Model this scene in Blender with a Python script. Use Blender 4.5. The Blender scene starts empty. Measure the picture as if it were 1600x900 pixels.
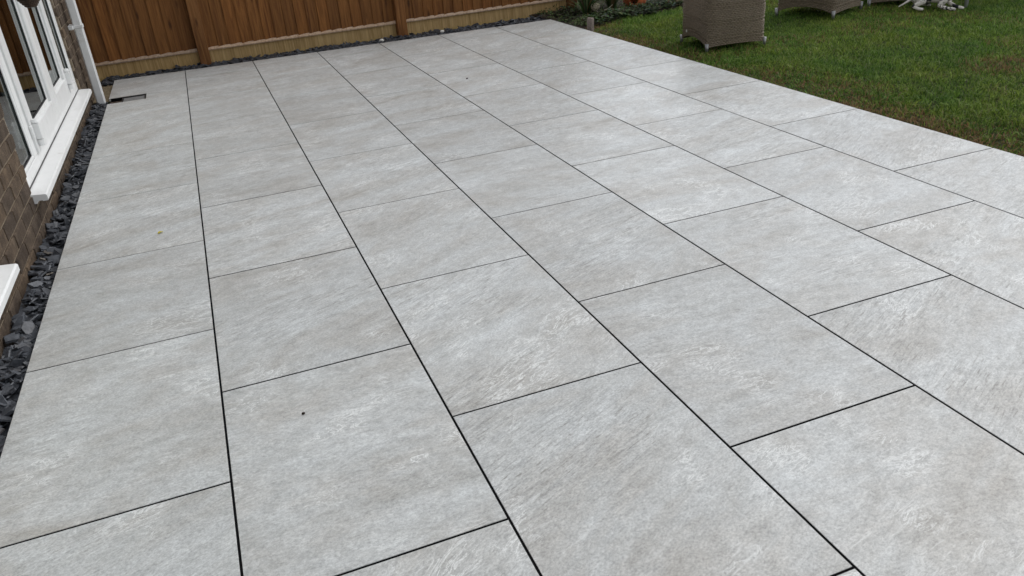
import bpy, bmesh, math, random
import numpy as np
from mathutils import Vector, Matrix

scene = bpy.context.scene
COL = scene.collection
R = math.radians

# ------------------------------------------------------------------ camera
F_PX, CAM_H, PITCH, YAW, ROLL = 1263.65, 1.340, 0.46785, 0.33052, 0.0870
s, c = math.sin(YAW), math.cos(YAW)
fh = Vector((s, c, 0)); r0 = Vector((c, -s, 0)); zz = Vector((0, 0, 1))
up0 = fh*math.sin(PITCH) + zz*math.cos(PITCH)
fwd = fh*math.cos(PITCH) - zz*math.sin(PITCH)
rt = r0*math.cos(ROLL) - up0*math.sin(ROLL)
up = r0*math.sin(ROLL) + up0*math.cos(ROLL)
cam_data = bpy.data.cameras.new('camera')
cam_data.sensor_width = 36; cam_data.lens = F_PX/1600*36
cam_data.clip_end = 2000; cam_data.clip_start = 0.05
cam = bpy.data.objects.new('camera', cam_data); COL.objects.link(cam)
m = Matrix((rt, up, -fwd)).transposed().to_4x4(); m.translation = Vector((0, 0, CAM_H))
cam.matrix_world = m
scene.camera = cam

# ------------------------------------------------------------------ sky, sun, exposure
SUN_EL, SUN_AZ = R(52), R(70)        # azimuth from +Y towards +X
w = bpy.data.worlds.new('World'); scene.world = w; w.use_nodes = True
nt = w.node_tree; nt.nodes.clear()
sky = nt.nodes.new('ShaderNodeTexSky'); sky.sky_type = 'NISHITA'; sky.sun_disc = False
sky.sun_elevation = SUN_EL; sky.sun_rotation = SUN_AZ
sky.air_density = 1.0; sky.dust_density = 1.6; sky.ozone_density = 1.0
hs = nt.nodes.new('ShaderNodeHueSaturation'); hs.inputs['Saturation'].default_value = 0.20
bg = nt.nodes.new('ShaderNodeBackground'); bg.inputs['Strength'].default_value = 0.15
wo = nt.nodes.new('ShaderNodeOutputWorld')
nt.links.new(sky.outputs[0], hs.inputs['Color']); nt.links.new(hs.outputs[0], bg.inputs['Color'])
nt.links.new(bg.outputs[0], wo.inputs['Surface'])
sd = bpy.data.lights.new('sun', 'SUN'); sd.energy = 0.55; sd.angle = R(45); sd.color = (1.0, .985, .96)
sun = bpy.data.objects.new('sun', sd); COL.objects.link(sun)
sdir = Vector((math.sin(SUN_AZ)*math.cos(SUN_EL), math.cos(SUN_AZ)*math.cos(SUN_EL), math.sin(SUN_EL)))
sun.rotation_euler = sdir.to_track_quat('Z', 'Y').to_euler(); sun.location = (0, 0, 8)
scene.view_settings.view_transform = 'Standard'; scene.view_settings.look = 'None'
scene.view_settings.gamma = 1.0; scene.view_settings.exposure = 0.45
scene.render.engine = 'CYCLES'

rng = random.Random(11)

# ------------------------------------------------------------------ node helpers
class NM:
    def __init__(self, name):
        self.mat = bpy.data.materials.new(name); self.mat.use_nodes = True
        self.t = self.mat.node_tree; self.b = self.t.nodes['Principled BSDF']
        self.out = self.t.nodes['Material Output']
    def n(self, typ, **kw):
        nd = self.t.nodes.new(typ)
        for k, v in kw.items(): setattr(nd, k, v)
        return nd
    def l(self, a, b): self.t.links.new(a, b)
    def obj(self): return self.n('ShaderNodeTexCoord').outputs['Object']
    def mapping(self, vec, scale=(1, 1, 1), rot=(0, 0, 0), loc=(0, 0, 0)):
        mp = self.n('ShaderNodeMapping'); self.l(vec, mp.inputs['Vector'])
        mp.inputs['Scale'].default_value = scale; mp.inputs['Rotation'].default_value = rot
        mp.inputs['Location'].default_value = loc
        return mp.outputs[0]
    def noise(self, vec, scale, detail=6, rough=.55, dist=0.0):
        nd = self.n('ShaderNodeTexNoise'); self.l(vec, nd.inputs['Vector'])
        nd.inputs['Scale'].default_value = scale; nd.inputs['Detail'].default_value = detail
        nd.inputs['Roughness'].default_value = rough; nd.inputs['Distortion'].default_value = dist
        return nd.outputs['Fac']
    def ramp(self, fac, stops):
        nd = self.n('ShaderNodeValToRGB'); self.l(fac, nd.inputs[0])
        e = nd.color_ramp.elements
        while len(e) < len(stops): e.new(.5)
        for i, (p, col) in enumerate(stops):
            e[i].position = p
            e[i].color = (*col, 1) if isinstance(col, tuple) else (col, col, col, 1)
        return nd.outputs[0]
    def mix(self, fac, a, b, mode='MIX'):
        nd = self.n('ShaderNodeMix', data_type='RGBA', blend_type=mode)
        for sock, v in ((nd.inputs[0], fac), (nd.inputs[6], a), (nd.inputs[7], b)):
            if hasattr(v, 'is_linked'): self.l(v, sock)
            elif isinstance(v, tuple): sock.default_value = (*v, 1)
            else: sock.default_value = v
        return nd.outputs[2]
    def math(self, op, a, b=0.0):
        nd = self.n('ShaderNodeMath', operation=op)
        for sock, v in ((nd.inputs[0], a), (nd.inputs[1], b)):
            if hasattr(v, 'is_linked'): self.l(v, sock)
            else: sock.default_value = v
        return nd.outputs[0]
    def rand(self): return self.n('ShaderNodeObjectInfo').outputs['Random']
    def rand_offset(self, vec, amount=37.0):
        r = self.rand()
        cx = self.n('ShaderNodeCombineXYZ')
        self.l(self.math('MULTIPLY', r, amount), cx.inputs[0])
        self.l(self.math('MULTIPLY', r, amount*2.3), cx.inputs[1])
        self.l(self.math('MULTIPLY', r, amount*1.7), cx.inputs[2])
        va = self.n('ShaderNodeVectorMath', operation='ADD')
        self.l(vec, va.inputs[0]); self.l(cx.outputs[0], va.inputs[1])
        return va.outputs[0]
    def bump(self, h, strength=.3, dist=.01):
        bp = self.n('ShaderNodeBump'); self.l(h, bp.inputs['Height'])
        bp.inputs['Strength'].default_value = strength; bp.inputs['Distance'].default_value = dist
        self.l(bp.outputs[0], self.b.inputs['Normal'])
    def color(self, v):
        if isinstance(v, tuple): self.b.inputs['Base Color'].default_value = (*v, 1)
        else: self.l(v, self.b.inputs['Base Color'])
    def rough(self, v):
        if hasattr(v, 'is_linked'): self.l(v, self.b.inputs['Roughness'])
        else: self.b.inputs['Roughness'].default_value = v
    def spec(self, v): self.b.inputs['Specular IOR Level'].default_value = v

def simple(name, col, rough=.6, nscale=40, amt=.25, bump=.0, spec=.5, metal=0):
    m = NM(name); v = m.obj()
    n1 = m.noise(v, nscale)
    dark = tuple(x*(1-amt) for x in col); light = tuple(min(1, x*(1+amt)) for x in col)
    m.color(m.ramp(n1, [(.3, dark), (.7, light)])); m.rough(rough); m.spec(spec)
    m.b.inputs['Metallic'].default_value = metal
    if bump: m.bump(m.noise(v, nscale*3), bump, .004)
    return m.mat

# porcelain slab: stone-look print, differs from slab to slab
def mat_tile():
    m = NM('porcelain'); v0 = m.rand_offset(m.obj(), 53)
    r = m.rand()
    vr = m.n('ShaderNodeVectorRotate', rotation_type='Z_AXIS')
    m.l(v0, vr.inputs['Vector'])
    r2 = m.math('FRACT', m.math('MULTIPLY', r, 7.31))
    m.l(m.math('ADD', m.math('MULTIPLY', m.math('SUBTRACT', r2, .5), .62), -.33), vr.inputs['Angle'])
    v = vr.outputs[0]
    big = m.noise(m.mapping(v, (1.0, 1.9, 1)), 2.3, 6, .62, .5)
    base = m.ramp(big, [(.25, (.340, .324, .294)), (.40, (.428, .423, .402)), (.54, (.462, .470, .460)), (.74, (.525, .543, .540))])
    # directional grain
    st = m.noise(m.mapping(v, (5, 34, 5)), 3.0, 9, .72, .6)
    stm = m.ramp(m.math('ADD', m.noise(m.mapping(v, (1, 1.6, 1)), 2.1, 3, .5, .3), m.math('MULTIPLY', m.math('SUBTRACT', m.math('FRACT', m.math('MULTIPLY', r, 5.13)), .5), .26)), [(.47, .03), (.62, 1.0)])
    dash = m.math('MULTIPLY', m.ramp(m.noise(m.mapping(v, (6, 52, 5)), 2.2, 6, .7, .3), [(.36, .7), (.43, 0.0)]), stm)
    g = m.ramp(st, [(.30, .58), (.5, 1.0), (.68, 1.25)])
    col = m.mix(m.math('MULTIPLY', stm, .8), base, g, 'MULTIPLY')
    band = m.noise(m.mapping(v, (1.1, 4.6, 1)), 1.5, 7, .66, .9)
    col = m.mix(.85, col, m.ramp(band, [(.28, (.83, .82, .80)), (.45, (.98, .98, .975)), (.58, (1.02, 1.025, 1.03)), (.72, (1.16, 1.17, 1.175))]), 'MULTIPLY')
    # speckle
    fine = m.noise(m.mapping(v, (1, 1.35, 1)), 125, 4, .85)
    col = m.mix(.75, col, m.ramp(fine, [(.30, .50), (.5, 1.0), (.70, 1.42)]), 'MULTIPLY')
    mid = m.noise(m.mapping(v, (1, 1.5, 1)), 26, 6, .75, .4)
    col = m.mix(.8, col, m.ramp(mid, [(.3, .74), (.5, 1.0), (.7, 1.2)]), 'MULTIPLY')
    blot = m.noise(m.mapping(v, (1, 1.4, 1)), 7.5, 5, .7, .8)
    col = m.mix(.55, col, m.ramp(blot, [(.30, (.80, .785, .76)), (.5, (1.0, 1.0, 1.0)), (.70, (1.10, 1.11, 1.115))]), 'MULTIPLY')
    # pale wisps
    wv = m.noise(m.mapping(v, (2.0, 11, 3)), 2.6, 10, .74, 1.4)
    wm = m.math('MULTIPLY', m.ramp(wv, [(.57, 0.0), (.68, 1.0)]),
                m.ramp(m.noise(v, 3.7, 4, .6, .4), [(.46, 0.0), (.60, .8)]))
    col = m.mix(wm, col, (.66, .67, .655))
    # crisp pale vein threads in a few clusters
    vn = m.math('ABSOLUTE', m.math('SUBTRACT', m.noise(m.mapping(v, (2.4, 6.5, 1)), 3.2, 8, .7, 1.6), .5))
    vm = m.math('MULTIPLY', m.ramp(vn, [(.006, 1.0), (.022, 0.0)]), m.ramp(m.noise(m.mapping(v, loc=(4, 2, 0)), 4.2, 3, .5), [(.54, 0.0), (.64, .9)]))
    col = m.mix(vm, col, (.74, .75, .735))
    col = m.mix(dash, col, (.19, .18, .16))
    # small dark pits
    pit = m.ramp(m.noise(m.mapping(v, (1, 2.2, 1)), 75, 5, .8), [(.25, .6), (.335, 0.0)])
    col = m.mix(pit, col, (.17, .16, .14))
    # slab to slab tone
    tone = m.math('ADD', m.math('MULTIPLY', m.math('FRACT', m.math('MULTIPLY', r, 3.77)), .13), .935)
    col = m.mix(1.0, col, tone, 'MULTIPLY')
    m.color(col)
    m.rough(m.ramp(mid, [(.3, .46), (.7, .36)])); m.spec(.55)
    m.bump(m.mix(.5, st, fine), .16, .0015)
    return m.mat

def mat_wood(name, dark, mid, light, rough=.75, tint=None, scale=1.0, knots=True):
    m = NM(name); v0 = m.rand_offset(m.obj(), 29); v = v0
    g = m.noise(m.mapping(v, (14*scale, 14*scale, .8)), 2.2, 8, .62, 1.2)
    f = m.noise(m.mapping(v, (90, 90, 2.2)), 2.0, 5, .7, .3)
    col = m.ramp(g, [(.28, dark), (.5, mid), (.74, light)])
    col = m.mix(.6, col, m.ramp(f, [(.3, .62), (.5, 1.0), (.7, 1.3)]), 'MULTIPLY')
    if knots:
        vo = m.n('ShaderNodeTexVoronoi'); m.l(m.mapping(v, (9, 9, 2.6)), vo.inputs['Vector']); vo.inputs['Scale'].default_value = 1.0
        k = m.ramp(vo.outputs['Distance'], [(.06, 1.0), (.16, 0.0)])
        col = m.mix(m.math('MULTIPLY', k, .75), col, tuple(x*.35 for x in dark))
    r = m.rand()
    col = m.mix(1.0, col, m.ramp(r, [(0, (.82, .80, .79)), (.5, (1.0, .98, .95)), (1, (1.16, 1.08, .98))]), 'MULTIPLY')
    if tint: col = tint(m, col)
    m.color(col); m.rough(rough); m.spec(.25)
    m.bump(f, .35, .003)
    return m.mat

def mat_brick():
    m = NM('brick'); v = m.rand_offset(m.obj(), 17); r = m.rand()
    n1 = m.noise(v, 14, 6, .65); n2 = m.noise(m.mapping(v, (1, 1, 3.5)), 60, 6, .75)
    col = m.ramp(n1, [(.3, (.050, .037, .028)), (.5, (.088, .065, .047)), (.72, (.145, .110, .080))])
    col = m.mix(.8, col, m.ramp(n2, [(.3, .55), (.5, 1.0), (.7, 1.45)]), 'MULTIPLY')
    col = m.mix(1.0, col, m.ramp(r, [(0, (.74, .74, .76)), (.5, (1, 1, 1)), (1, (1.22, 1.16, 1.06))]), 'MULTIPLY')
    m.color(col); m.rough(.9); m.spec(.2); m.bump(n2, .8, .005)
    return m.mat

def mat_glass():
    m = NM('window_glass')
    t = m.t; t.nodes.remove(m.b)
    tr = m.n('ShaderNodeBsdfTransparent'); tr.inputs[0].default_value = (.82, .86, .84, 1)
    gl = m.n('ShaderNodeBsdfGlossy'); gl.inputs['Roughness'].default_value = .012
    gl.inputs['Color'].default_value = (.93, .95, .94, 1)
    fr = m.n('ShaderNodeFresnel'); fr.inputs['IOR'].default_value = 1.52
    mx = m.n('ShaderNodeMixShader'); m.l(fr.outputs[0], mx.inputs[0]); m.l(tr.outputs[0], mx.inputs[1]); m.l(gl.outputs[0], mx.inputs[2])
    m.l(mx.outputs[0], m.out.inputs['Surface'])
    return m.mat

def mat_upvc():
    m = NM('white_upvc'); v = m.obj()
    d = m.noise(v, 9, 6, .7)
    m.color(m.ramp(d, [(.26, (.52, .51, .47)), (.40, (.74, .745, .735)), (.7, (.80, .805, .80))]))
    m.rough(.32); m.spec(.5)
    return m.mat

def mat_vcol(name, rough=.6, trans=.25, spec=.3):
    m = NM(name)
    a = m.n('ShaderNodeAttribute'); a.attribute_name = 'tint'
    m.color(a.outputs['Color']); m.rough(rough); m.spec(spec)
    if trans:
        tl = m.n('ShaderNodeBsdfTranslucent'); m.l(a.outputs['Color'], tl.inputs['Color'])
        mx = m.n('ShaderNodeMixShader'); mx.inputs[0].default_value = trans
        m.l(m.b.outputs[0], mx.inputs[1]); m.l(tl.outputs[0], mx.inputs[2]); m.l(mx.outputs[0], m.out.inputs['Surface'])
    return m.mat

def gravel_tint(m, col):
    sx = m.n('ShaderNodeSeparateXYZ'); m.l(m.obj(), sx.inputs[0])
    wob = m.math('ADD', sx.outputs[2], m.math('MULTIPLY', m.noise(m.obj(), 5, 4), .03))
    band = m.ramp(wob, [(.035, 1.0), (.055, 0.0)])       # algae-free paler foot of the board
    return m.mix(m.math('MULTIPLY', band, .7), col, (.48, .33, .12))

M = {}
M['tile'] = mat_tile()
M['grout'] = simple('dark_grout', (.006, .006, .0065), .95, 60, .3, 0, .05)
M['fence_dark'] = mat_wood('fence_board_stain', (.090, .033, .010), (.200, .084, .024), (.295, .132, .041))
M['post'] = mat_wood('post_timber', (.090, .036, .012), (.205, .090, .030), (.32, .155, .056), scale=.8)
M['gravel_board'] = mat_wood('treated_timber', (.25, .165, .068), (.40, .28, .13), (.54, .40, .21), tint=gravel_tint, knots=False)
M['rail'] = mat_wood('pale_rail', (.33, .22, .15), (.48, .35, .25), (.60, .47, .36), knots=False)
M['stake'] = mat_wood('stake_wood', (.26, .16, .08), (.38, .25, .14), (.5, .36, .22), knots=False)
M['brick'] = mat_brick()
M['mortar'] = simple('mortar', (.20, .16, .115), .95, 50, .35, .6, .2)
M['glass'] = mat_glass()
M['upvc'] = mat_upvc()
M['gasket'] = simple('black_gasket', (.012, .012, .013), .5)
M['room'] = simple('interior_plaster', (.30, .28, .25), .8, 3, .1)
M['room_floor'] = simple('interior_carpet', (.16, .13, .10), .9, 80, .3)
M['metal'] = simple('grey_metal', (.30, .30, .29), .38, 30, .15, 0, .5, .6)
M['table_metal'] = simple('pale_grey_metal', (.42, .42, .41), .5, 30, .1)
M['soil'] = simple('dark_soil', (.028, .020, .014), .95, 30, .5, .8, .2)
M['sand'] = simple('sandy_bedding', (.17, .135, .085), .95, 60, .5, .8, .2)
M['lawn_soil'] = simple('thatch', (.030, .034, .012), .95, 25, .5, .6, .1)
M['ground'] = simple('far_grass', (.05, .075, .02), .95, 2, .4, .3, .1)
M['grass'] = mat_vcol('grass_blade', .6, .3, .2)
M['leaf'] = mat_vcol('leaf', .65, .2, .15)
M['terracotta'] = simple('terracotta', (.42, .12, .045), .8, 25, .35, .3, .2)
M['stone'] = simple('pinkish_stone', (.29, .24, .215), .9, 60, .3, .6, .2)
M['pebble'] = simple('white_pebble', (.68, .66, .6), .6, 40, .12)
M['drain_grey'] = simple('drain_tray', (.17, .17, .168), .6, 60, .3)
M['wicker_dark'] = simple('dark_wicker', (.045, .026, .014), .7, 50, .4, .3)
M['roof'] = simple('roof_felt', (.06, .06, .06), .9, 30, .3)
M['dead'] = simple('dried_flower', (.36, .32, .23), .9, 60, .35)

def mat_slate():
    m = NM('slate'); v = m.rand_offset(m.obj(), 13); r = m.rand()
    n1 = m.noise(v, 45, 5, .6)
    col = m.ramp(n1, [(.3, (.030, .034, .041)), (.55, (.062, .069, .081)), (.8, (.11, .12, .137))])
    col = m.mix(1.0, col, m.ramp(r, [(0, (.6, .6, .62)), (.55, (1, 1, 1)), (.93, (1.45, 1.42, 1.4)), (1, (2.2, 1.6, 1.0))]), 'MULTIPLY')
    m.color(col); m.rough(.45); m.spec(.5); m.bump(m.noise(m.mapping(v, (1, 1, 5)), 60, 6, .7), .5, .003)
    return m.mat
M['slate'] = mat_slate()

def mat_rattan():
    m = NM('rattan'); v = m.obj()
    n1 = m.noise(m.mapping(v, (1, 1, 3)), 55, 5, .7); n2 = m.noise(v, 2.5, 3)
    col = m.ramp(n1, [(.3, (.105, .080, .055)), (.5, (.205, .163, .115)), (.72, (.32, .262, .192))])
    col = m.mix(.6, col, m.ramp(n2, [(.3, .8), (.7, 1.2)]), 'MULTIPLY')
    m.color(col); m.rough(.55); m.spec(.4)
    return m.mat
M['rattan'] = mat_rattan()

def mat_dog():
    m = NM('dog_coat'); v = m.obj()
    patch = m.ramp(m.noise(v, 6.5, 2, .5, .3), [(.57, 0.0), (.60, 1.0)])
    tick = m.ramp(m.noise(v, 75, 3, .6), [(.51, 0.0), (.55, 1.0)])
    tz = m.ramp(m.noise(m.mapping(v, loc=(3, 1, 2)), 5, 2), [(.45, 0.0), (.55, 1.0)])
    f = m.math('MAXIMUM', patch, m.math('MULTIPLY', tick, tz))
    col = m.mix(f, (.80, .75, .68), (.035, .036, .038))
    m.color(col); m.rough(.85); m.spec(.2); m.bump(m.noise(v, 160, 4, .7), .6, .004)
    return m.mat
M['dog'] = mat_dog()

# ------------------------------------------------------------------ object helpers
def link(name, mesh, mat=None, parent=None, loc=None, rot=None):
    o = bpy.data.objects.new(name, mesh); COL.objects.link(o)
    if mat and mesh and not mesh.materials: mesh.materials.append(M[mat])
    if parent: o.parent = parent
    if loc is not None: o.location = loc
    if rot is not None: o.rotation_euler = rot
    return o
def empty(name, loc=(0, 0, 0), rz=0):
    o = bpy.data.objects.new(name, None); COL.objects.link(o); o.location = loc; o.rotation_euler = (0, 0, rz)
    o.empty_display_size = .1
    return o
def tag(o, label, cat, group=None):
    o['label'] = label; o['category'] = cat
    if group: o['group'] = group
    return o
def struct(o): o['kind'] = 'structure'; return o

def bm_box(bm, x0, x1, y0, y1, z0, z1, bevel=0, seg=1):
    r = bmesh.ops.create_cube(bm, size=1)
    vs = r['verts']
    for v in vs:
        v.co = Vector(((x0+x1)/2 + v.co.x*(x1-x0), (y0+y1)/2 + v.co.y*(y1-y0), (z0+z1)/2 + v.co.z*(z1-z0)))
    if bevel:
        es = list({e for v in vs for e in v.link_edges})
        bmesh.ops.bevel(bm, geom=es, offset=bevel, segments=seg, affect='EDGES', profile=.6)
def to_mesh(bm, name, smooth=False):
    bmesh.ops.recalc_face_normals(bm, faces=bm.faces)
    me = bpy.data.meshes.new(name); bm.to_mesh(me); bm.free()
    if smooth:
        for p in me.polygons: p.use_smooth = True
    return me
def box_mesh(name, *a, **k):
    bm = bmesh.new(); bm_box(bm, *a, **k); return to_mesh(bm, name)
def tube(bm, pts, rad, n=8, cap=True):
    pts = [Vector(p) for p in pts]; rings = []
    rr = rad if isinstance(rad, (list, tuple)) else [rad]*len(pts)
    for i, p in enumerate(pts):
        d = (pts[min(i+1, len(pts)-1)] - pts[max(i-1, 0)]).normalized()
        a = d.orthogonal().normalized() if abs(d.z) > .99 else d.cross(Vector((0, 0, 1))).normalized()
        b = d.cross(a)
        rings.append([bm.verts.new(p + (a*math.cos(2*math.pi*k/n) + b*math.sin(2*math.pi*k/n))*rr[i]) for k in range(n)])
    for i in range(len(rings)-1):
        for k in range(n): bm.faces.new((rings[i][k], rings[i][(k+1) % n], rings[i+1][(k+1) % n], rings[i+1][k]))
    if cap: bm.faces.new(rings[0]); bm.faces.new(rings[-1])
def lathe(bm, prof, n=32, centre=(0, 0, 0)):
    rings = []
    for r, z in prof:
        rings.append([bm.verts.new((centre[0]+r*math.cos(2*math.pi*k/n), centre[1]+r*math.sin(2*math.pi*k/n), centre[2]+z)) for k in range(n)])
    for i in range(len(rings)-1):
        for k in range(n): bm.faces.new((rings[i][k], rings[i][(k+1) % n], rings[i+1][(k+1) % n], rings[i+1][k]))
    bm.faces.new(rings[0]); bm.faces.new(rings[-1])

# ------------------------------------------------------------------ ground
me = bpy.data.meshes.new('ground')
me.from_pydata([(-400, -400, -.12), (400, -400, -.12), (400, 400, -.12), (-400, 400, -.12)], [], [(0, 1, 2, 3)])
struct(link('ground', me, 'ground'))

# ------------------------------------------------------------------ patio: slabs on a dark jointed bed
PX0, PW, PL = -.789, .605, .905
XR = PX0 + 7*PW
OFF = [1.84084, 1.39433, .94036, 1.38662, 1.83393, 2.28484, 2.73118]
Y_NEAR = -.9
def far_y(x): return 8.138 - .0203*x
NX, NY0, NY1, NY2 = -.502, 7.105, 7.271, 7.318         # notch for the drain
bm = bmesh.new()
def base_box(x0, x1, y0, y1):
    bm_box(bm, x0, x1, y0, y1, -.09, -.0014)
e = .012
base_box(PX0+e, XR-e, Y_NEAR, NY0+.004)
base_box(NX-.004, XR-e, NY0+.004, NY2-.004)
base_box(PX0+e, XR-e, NY2-.004, 8.05)
patio = struct(link('patio', to_mesh(bm, 'patio'), 'grout'))
def slab(poly):
    """poly: outline in world xy -> own mesh, 20 mm thick with a small eased edge"""
    cx = sum(p[0] for p in poly)/len(poly); cy = sum(p[1] for p in poly)/len(poly)
    bm = bmesh.new()
    top = [bm.verts.new((x-cx, y-cy, 0)) for x, y in poly]
    f = bm.faces.new(top)
    if f.normal.z < 0: f.normal_flip()
    f.normal_update()
    if f.normal.z < 0: f.normal_flip()
    r = bmesh.ops.extrude_face_region(bm, geom=[f])
    for v in r['geom']:
        if isinstance(v, bmesh.types.BMVert): v.co.z -= .02
    tops = [ed for ed in bm.edges if all(abs(v.co.z) < 1e-6 for v in ed.verts)]
    bmesh.ops.bevel(bm, geom=tops, offset=.0007, segments=1, affect='EDGES')
    o = link('slab', to_mesh(bm, 'slab'), 'tile', patio, (cx, cy, 0))
    o.rotation_euler = (rng.gauss(0, .0004), rng.gauss(0, .0004), 0)
for ci in range(7):
    xa = PX0 + ci*PW + (.0033 if ci else 0); xb = PX0 + (ci+1)*PW - (.0033 if ci < 6 else 0)
    ys = [OFF[ci] + k*PL for k in range(-4, 12)]
    ys = [y for y in ys if Y_NEAR < y < far_y((xa+xb)/2) - .05]
    edges = [Y_NEAR] + ys + [None]
    for k in range(len(edges)-1):
        g = .0030 if (ci == 0 and edges[k] > 2.3) else .0034
        y0 = edges[k] + (g if k else 0)
        if edges[k+1] is None:
            poly = [(xa, y0), (xb, y0), (xb, far_y(xb)), (xa, far_y(xa))]
            if ci == 0: poly = [(NX, y0)] + poly[1:] + [(xa, NY2), (NX, NY2)]
        else:
            g2 = .0030 if (ci == 0 and edges[k+1] > 2.3) else .0034
            y1 = edges[k+1] - g2
            if ci == 0 and abs(edges[k+1]-NY1) < .08:
                poly = [(xa, y0), (xb, y0), (xb, y1), (NX, y1), (NX, NY0), (xa, NY0)]
            else: poly = [(xa, y0), (xb, y0), (xb, y1), (xa, y1)]
        slab(poly)

# drain gully in the notch
dr = tag(empty('drain_gully', (PX0+.145, (NY0+NY2)/2, -.085)), 'small rectangular drain opening cut into the slab beside the white downpipe', 'drain')
bm = bmesh.new(); bm_box(bm, -.142, .142, -.10, .10, 0, .058)
link('drain_tray', to_mesh(bm, 'drain_tray'), 'wicker_dark', dr)
bm = bmesh.new(); bm_box(bm, -.034, .126, -.084, .084, .0585, .076, .002)
link('drain_lid', to_mesh(bm, 'drain_lid'), 'drain_grey', dr)
bm = bmesh.new()
for a in ((-.044, -.036, -.098, .098), (.128, .138, -.098, .098), (-.036, .128, -.098, -.086), (-.036, .128, .086, .098)): bm_box(bm, *a, .0585, .081, .001)
link('drain_frame', to_mesh(bm, 'drain_frame'), 'gasket', dr)

# ------------------------------------------------------------------ slate border along house and fence
WALL_X = -.918
def fence_y(x): return 8.535 + .03*x
bm = bmesh.new()
def sheet(x0, x1, y0, y1, z, nx, ny, amp):
    g = [[bm.verts.new((x0+(x1-x0)*i/nx, y0+(y1-y0)*j/ny, z + rng.uniform(-amp, amp))) for i in range(nx+1)] for j in range(ny+1)]
    for j in range(ny):
        for i in range(nx): bm.faces.new((g[j][i], g[j][i+1], g[j+1][i+1], g[j+1][i]))
sheet(WALL_X-.01, PX0+.02, Y_NEAR, 7.33, -.048, 6, 200, .004)
sheet(WALL_X-.3, 3.98, 8.0, 8.75, -.048, 120, 20, .004)
slate = struct(link('slate_border', to_mesh(bm, 'slate_border'), 'slate'))
def chip_geo(r):
    n = r.choice((4, 5, 5, 6)); a0 = r.uniform(0, 6.28)
    L = r.uniform(.020, .054); W = L*r.uniform(.42, .78); T = r.uniform(.0035, .0085)
    pts = []
    for k in range(n):
        a = a0 + 2*math.pi*(k + r.uniform(-.28, .28))/n
        q = r.uniform(.75, 1.15)
        pts.append((L*q*math.cos(a), W*q*math.sin(a)))
    V = [(x, y, -T/2 + r.uniform(-.001, .001)) for x, y in pts] + [(x*r.uniform(.78, .98), y*r.uniform(.78, .98), T/2 + r.uniform(-.0016, .0016)) for x, y in pts]
    Fc = [tuple(range(n-1, -1, -1)), tuple(range(n, 2*n))] + [(k, (k+1) % n, n+(k+1) % n, n+k) for k in range(n)]
    return V, Fc
chip_geos = [chip_geo(rng) for _ in range(26)]
chip_meshes = []
for V, Fc in chip_geos:
    me = bpy.data.meshes.new('slate_chip'); me.from_pydata(V, [], Fc); me.materials.append(M['slate']); chip_meshes.append(me)
chips = []
def scatter(x0, x1, y0, y1, n, scale=1.0):
    for _ in range(n):
        lay = rng.random()
        x = rng.uniform(x0, x1); y = rng.uniform(y0, y1)
        tilt = rng.gauss(0, .32), rng.gauss(0, .32)
        z = -.040 + lay*.020 + abs(tilt[0])*.006
        chips.append((Vector((x, y, z)), (tilt[0], tilt[1], rng.uniform(0, 6.28)), scale*rng.uniform(.7, 1.12), rng.randrange(len(chip_geos))))
scatter(WALL_X+.018, PX0-.018, .4, 7.25, 1350)
scatter(WALL_X+.02, 3.85, 8.19, 8.50, 2300, 1.05)
def chip_rank(cp):
    p = cp[0]; d = math.sqrt(p.x**2 + p.y**2 + 1.8)
    vis = 0 if (p.y > 2.35 and p.y < 7.3) else (50 if p.y < 2.35 else 10)
    return d + vis - p.z*20
chips.sort(key=chip_rank)
for p, rot, sc, gi in chips[:300]:
    o = link('slate_chip', chip_meshes[gi], None, slate, p, rot); o.scale = (sc, sc, sc)
VV, FF = [], []
for p, rot, sc, gi in chips[300:]:
    V, Fc = chip_geos[gi]; b0 = len(VV)
    mt = Matrix.Translation(p) @ Matrix.LocRotScale(None, None, (sc,)*3) @ (Matrix.Rotation(rot[2], 4, 'Z') @ Matrix.Rotation(rot[1], 4, 'Y') @ Matrix.Rotation(rot[0], 4, 'X'))
    VV += [tuple(mt @ Vector(v)) for v in V]; FF += [tuple(i+b0 for i in f) for f in Fc]
me = bpy.data.meshes.new('slate_chippings'); me.from_pydata(VV, [], FF)
o = link('slate_chippings', me, 'slate', slate); o['kind'] = 'stuff'

bm = bmesh.new()
sheet(WALL_X-.2, PX0+.02, 7.33, 8.05, -.022, 14, 40, .004)
struct(link('bare_ground', to_mesh(bm, 'bare_ground'), 'sand'))

# ------------------------------------------------------------------ house
H_Y0, H_Y1, H_TOP, H_BACK = -1.2, 7.66, 2.75, -5.0
DOORS = [(4.335, 6.975, .165, 2.20), (.75, 3.375, .165, 2.20)]      # openings y0,y1,z0,z1
house = tag(empty('house', (WALL_X, 3.2, -.06)), 'brown brick house wall with white glazed doors beside the patio', 'house')
def hb(bm, x0, x1, y0, y1, z0, z1, bevel=0):
    bm_box(bm, x0-WALL_X, x1-WALL_X, y0-3.2, y1-3.2, z0+.06, z1+.06, bevel)
MX = WALL_X - .0075                        # mortar face, bricks stand 7 mm proud
bm = bmesh.new()
hb(bm, MX-.28, MX, H_Y0, H_Y1, -.06, .115)
hb(bm, MX-.28, MX, H_Y0, H_Y1, 2.20, H_TOP)
for a, b in ((H_Y0, .75), (3.375, 4.335), (6.975, H_Y1)): hb(bm, MX-.28, MX, a, b, .115, 2.20)
hb(bm, H_BACK, MX-.28, H_Y1-.28, H_Y1, -.06, H_TOP); hb(bm, H_BACK, MX-.28, H_Y0, H_Y0+.28, -.06, H_TOP)
wall = link('wall', to_mesh(bm, 'wall'), 'mortar', house)
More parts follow.
